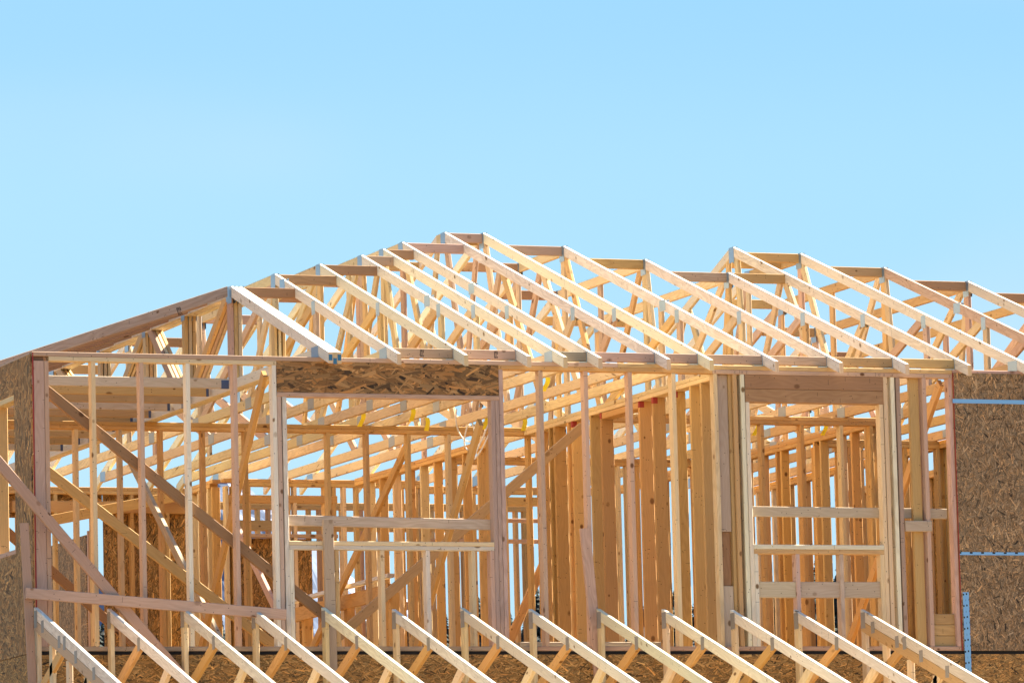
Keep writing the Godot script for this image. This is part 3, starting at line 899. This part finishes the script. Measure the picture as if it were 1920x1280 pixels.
# ---------------------------------------------------------------- main roof
func build_roof() -> void:
	# left face and front break of every truss
	var xs := [2.50, 3.11, 3.71, 4.28, 4.61, 4.93, 5.56, 5.96, 6.57, 7.18, 7.81, 8.41, 9.02, 9.63, 10.24, 10.85]
	var zf := [-2.395, -3.0, -3.5, -3.97, -4.3, -4.65, -5.2, -5.22, -4.68, -4.14, -3.62, -4.87, -4.65, -4.07, -3.5, -3.0]
	var order := ["three-ply grey girder truss at the left end with blue painted tails", "second roof truss, first thin one right of the three-ply girder", "third roof truss from the three-ply girder, stepped higher", "fourth roof truss from the three-ply girder, with a mauve tail", "fifth roof truss from the three-ply girder, close beside the next one", "sixth roof truss from the three-ply girder, just left of the peak", "seventh roof truss, the left one of the two at the highest peak", "eighth roof truss, the right one of the two at the highest peak", "ninth roof truss, first step down right of the highest peak", "tenth roof truss, second step down right of the highest peak", "eleventh roof truss, the lowest before the second peak rises", "twelfth roof truss, the sharp second peak on the right", "first roof truss right of the sharp second peak", "second roof truss right of the sharp second peak", "third roof truss right of the sharp second peak", "last roof truss at the right edge of the roof"]
	var made := []
	for i in xs.size():
		var tints := [PALE, CREAM * 1.02, CREAM]
		if i == 0: tints = [PALE * 0.95, PALE * 0.9, CREAM]
		if i >= 12: tints = [PALE, TAN, PINK * 1.1]
		if i == 13: tints = [PINK * 1.12, TAN, CREAM]
		if i in [3, 7]: tints = [PALE, CREAM, PINK]
		var nx: float = xs[i + 1] if i + 1 < xs.size() else -1.0
		var nz: float = zf[i + 1] if i + 1 < xs.size() else 0.0
		var o := truss(order[i], xs[i], zf[i], 3 if i == 0 else 1, nx, nz, tints, -4.9 if i == 11 else ZR)
		made.append(o)
	# blue paint on the girder's tails
	for p in 3:
		var b := panel(made[0], "blue_paint", Vector3(-0.016 + p * 0.039, -0.055 - (0.03 if p == 1 else 0.0), 0.2291), Vector3(0.016 + p * 0.039, -0.005 - (0.03 if p == 1 else 0.0), 0.2296), M.blue, 1.0)
		b.set_meta("label", "dark blue paint mark on the tail end")
	# eave blocking between tails, part of the truss on its left
	for k in [[1, 2, PINK], [2, 3, PINK * 1.05], [4, 5, GREY * 0.85], [5, 6, PINK], [6, 7, PINK * 0.95], [7, 8, PINK], [8, 9, PINK * 1.08], [9, 10, TAN * 0.95], [10, 11, TAN * 0.9]]:
		var x0: float = T * 0.5 + 0.001
		var x1: float = xs[k[1]] - xs[k[0]] - T * 0.5 - 0.001
		bar(made[k[0]], "eave_block", Vector3(x0, 0.0155, -0.075), Vector3(x1, 0.096, -0.037), k[2])
	stamp(made[1], 0.30, 0.055, -0.0372, 0.03, 0.0)
	stamp(made[2], 0.37, 0.055, -0.0372, 0.03, 0.0)
	# hip jack trusses between the left wall and the girder
	var words := ["nearest", "second", "third", "fourth", "fifth", "sixth", "seventh", "eighth", "ninth", "farthest"]
	for k in 10:
		var z := -2.42 - 0.585 * k
		var j := thing("jack_truss", "%s of the mauve jack trusses running left from the girder" % words[k], "jack truss", Vector3(0, PLATE, z), "jack trusses on the left")
		var s := 0.335
		var n := Vector3(-s, 1, 0).normalized()
		var a := Vector3(-0.25, 3.392 - PLATE - s * 2.74, 0) - n * D * 0.5
		var b := Vector3(2.49, 3.392 - PLATE, 0) - n * D * 0.5
		var ax := (b - a).normalized()
		b += ax * (2.478 - b.x) / ax.x
		board(j, "top_chord", a, b, T, D, Vector3.UP, MAUVE * 0.95 if k == 0 else BROWN * 1.25, Vector3.RIGHT, Vector3.RIGHT)
		board(j, "bottom_chord", Vector3(0.25, 0.055, 0), Vector3(2.478, 0.055, 0), T, D, Vector3.UP, [GREY * 1.45, TAN, TAN * 0.9][k % 3], n, Vector3.RIGHT)
		var h := panel(j, "joist_hanger", Vector3(2.405 if k == 0 else 2.45, 0.008, T * 0.5 + 0.0004), Vector3(2.474, 0.085, T * 0.5 + 0.002), M.hanger, 1.0)
		h.set_meta("label", "dark steel joist hanger")
		if k == 0:
			stamp(j, 2.03, 3.155 - PLATE, T * 0.5, 0.036, 0.32)

func build_lower_roof() -> void:
	var words := ["first", "second", "third", "fourth", "fifth", "sixth", "seventh", "eighth", "ninth", "tenth", "eleventh", "twelfth", "thirteenth"]
	for k in 13:
		var label := "%s small sloping truss of the lower roof counted from the corner post" % words[k]
		if k == 0: label = "double-chord end truss of the lower roof below the corner post"
		if k == 12: label = "double-chord end truss of the lower roof on the right"
		lower_truss(label, -0.02 + 0.6165 * k, k == 0 or k == 12)
	var b := thing("porch_beam", "timber beam carrying the lower roof's front ends", "beam", Vector3(0, -0.62, 2.6))
	bar(b, "beam", Vector3(-0.1, -0.24, -0.07), Vector3(7.6, -0.001, 0.07), TAN)
	for x in [0.1, 3.7, 7.3]:
		bar(b, "post", Vector3(x, -2.73, -0.06), Vector3(x + 0.14, -0.241, 0.06), TAN)

# ---------------------------------------------------------------- temporary braces
func build_braces() -> void:
	var g := "temporary diagonal braces"
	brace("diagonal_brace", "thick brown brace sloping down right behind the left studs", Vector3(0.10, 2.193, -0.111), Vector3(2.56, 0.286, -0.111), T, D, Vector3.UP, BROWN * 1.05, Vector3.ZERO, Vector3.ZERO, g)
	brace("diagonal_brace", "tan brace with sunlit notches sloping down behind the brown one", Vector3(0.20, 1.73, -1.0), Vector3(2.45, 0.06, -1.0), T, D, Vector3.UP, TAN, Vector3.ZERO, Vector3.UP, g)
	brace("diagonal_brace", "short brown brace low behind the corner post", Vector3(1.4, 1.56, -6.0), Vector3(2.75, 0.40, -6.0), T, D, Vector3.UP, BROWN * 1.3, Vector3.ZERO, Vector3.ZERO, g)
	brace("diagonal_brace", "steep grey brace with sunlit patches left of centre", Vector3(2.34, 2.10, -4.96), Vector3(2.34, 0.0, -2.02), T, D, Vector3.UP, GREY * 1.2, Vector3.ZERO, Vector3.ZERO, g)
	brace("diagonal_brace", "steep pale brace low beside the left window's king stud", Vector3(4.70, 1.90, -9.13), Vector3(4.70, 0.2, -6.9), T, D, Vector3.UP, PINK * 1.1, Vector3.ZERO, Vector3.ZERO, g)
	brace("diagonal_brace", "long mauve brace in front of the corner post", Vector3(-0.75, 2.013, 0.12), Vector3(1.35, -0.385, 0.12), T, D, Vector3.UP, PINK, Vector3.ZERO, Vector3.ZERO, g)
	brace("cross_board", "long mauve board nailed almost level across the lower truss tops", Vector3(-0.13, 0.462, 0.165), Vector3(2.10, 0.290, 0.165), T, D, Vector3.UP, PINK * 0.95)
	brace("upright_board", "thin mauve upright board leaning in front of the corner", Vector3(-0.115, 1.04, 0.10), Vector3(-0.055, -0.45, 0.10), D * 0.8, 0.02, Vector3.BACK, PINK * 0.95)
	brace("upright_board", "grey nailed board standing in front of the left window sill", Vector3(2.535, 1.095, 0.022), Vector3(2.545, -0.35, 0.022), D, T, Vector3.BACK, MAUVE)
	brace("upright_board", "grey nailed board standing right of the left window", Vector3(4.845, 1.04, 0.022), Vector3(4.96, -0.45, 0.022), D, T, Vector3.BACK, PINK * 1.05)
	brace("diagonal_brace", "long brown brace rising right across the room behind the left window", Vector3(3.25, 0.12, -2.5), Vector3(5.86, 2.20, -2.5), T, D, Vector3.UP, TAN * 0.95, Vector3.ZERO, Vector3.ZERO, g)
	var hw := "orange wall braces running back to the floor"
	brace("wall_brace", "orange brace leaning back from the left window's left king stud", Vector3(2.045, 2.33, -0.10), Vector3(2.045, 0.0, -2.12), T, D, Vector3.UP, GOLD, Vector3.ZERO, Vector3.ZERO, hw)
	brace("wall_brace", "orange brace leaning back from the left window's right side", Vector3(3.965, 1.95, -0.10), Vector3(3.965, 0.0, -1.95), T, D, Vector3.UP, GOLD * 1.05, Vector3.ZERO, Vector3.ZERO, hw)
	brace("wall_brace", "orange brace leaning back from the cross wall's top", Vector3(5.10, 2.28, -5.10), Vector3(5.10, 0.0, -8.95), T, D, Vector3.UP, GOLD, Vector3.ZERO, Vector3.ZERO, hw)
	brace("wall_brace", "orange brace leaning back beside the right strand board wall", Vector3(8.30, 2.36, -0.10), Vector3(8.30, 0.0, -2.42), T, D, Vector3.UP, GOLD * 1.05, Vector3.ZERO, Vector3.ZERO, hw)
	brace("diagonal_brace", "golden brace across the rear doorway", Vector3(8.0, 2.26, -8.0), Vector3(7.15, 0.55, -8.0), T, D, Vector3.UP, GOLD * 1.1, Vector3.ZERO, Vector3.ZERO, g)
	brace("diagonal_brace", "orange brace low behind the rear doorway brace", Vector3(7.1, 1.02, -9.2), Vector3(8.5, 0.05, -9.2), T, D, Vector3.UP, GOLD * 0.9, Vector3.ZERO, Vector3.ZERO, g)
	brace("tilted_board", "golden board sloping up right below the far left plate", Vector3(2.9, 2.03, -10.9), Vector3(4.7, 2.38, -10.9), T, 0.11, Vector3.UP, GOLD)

# ---------------------------------------------------------------- small things
func build_details() -> void:
	var words := ["leftmost under the strand header", "under the middle of the strand header", "just right of the one under the strand header's middle", "beside the left window's right trimmers", "low between the strand header's king stud and the next stud", "highest of all, just right of the strand header", "in the left part of the right window opening", "in the right part of the right window opening"]
	var spots := [[4.40, -4.32], [4.71, -3.83], [5.12, -4.58], [5.64, -4.38], [6.05, -4.46], [5.08, -1.35], [8.49, -4.56], [9.16, -4.47]]
	for k in spots.size():
		var o := thing("yellow_tag", "yellow plastic tag hanging %s" % words[k], "tag", Vector3(spots[k][0], 2.50, spots[k][1]), "yellow tags on the bottom chords")
		var st := SurfaceTool.new()
		st.begin(Mesh.PRIMITIVE_TRIANGLES)
		var sw := rng.randf_range(-0.03, 0.03)
		for i in 5:
			var y0 := -0.024 * i
			var y1 := -0.024 * (i + 1)
			var x0 := sw * i * 0.35
			var x1 := sw * (i + 1) * 0.35
			var z0 := 0.03 * sin(i * 0.9)
			var z1 := 0.03 * sin((i + 1) * 0.9)
			var hw := 0.022
			quad(st, Vector3(x0 - hw, y0, z0), Vector3(x0 + hw, y0, z0), Vector3(x1 + hw, y1, z1), Vector3(x1 - hw, y1, z1), Vector3.BACK, [Vector2.ZERO, Vector2.ZERO, Vector2.ZERO, Vector2.ZERO], Color.WHITE)
			quad(st, Vector3(x0 - hw, y0, z0 - 0.002), Vector3(x0 + hw, y0, z0 - 0.002), Vector3(x1 + hw, y1, z1 - 0.002), Vector3(x1 - hw, y1, z1 - 0.002), Vector3.FORWARD, [Vector2.ZERO, Vector2.ZERO, Vector2.ZERO, Vector2.ZERO], Color.WHITE)
		put(o, "flap", st.commit(), M.yellow)
	# white cables looping down from the trusses
	var cb := thing("electrical_cable", "white cable hanging in loops above the cross wall plate", "cable", Vector3(5.56, 2.5, -4.75))
	for k in 3:
		var pts := PackedVector3Array()
		var lx := 0.10 * k
		for i in 25:
			var t := i / 24.0
			pts.append(Vector3(lx + 0.10 * sin(t * 5.0 + k), 0.10 - 0.42 * sin(t * PI) * (0.7 + 0.2 * k), 0.05 * cos(t * 6.0)))
		put(cb, "loop", tube_mesh(pts, 0.008), M.white)
	# loose boards on the floor behind the bottom plate
	var lp := thing("lumber_pile", "low pile of weathered grey boards on the floor right of the left window", "lumber pile", Vector3(4.3, 0, -0.6))
	for k in 3:
		bar(lp, "board", Vector3(0.1 * k, 0.002 + 0.042 * k, -0.15 - 0.03 * k), Vector3(1.75 - 0.12 * k, 0.040 + 0.042 * k, -0.02 - 0.03 * k), GREY)
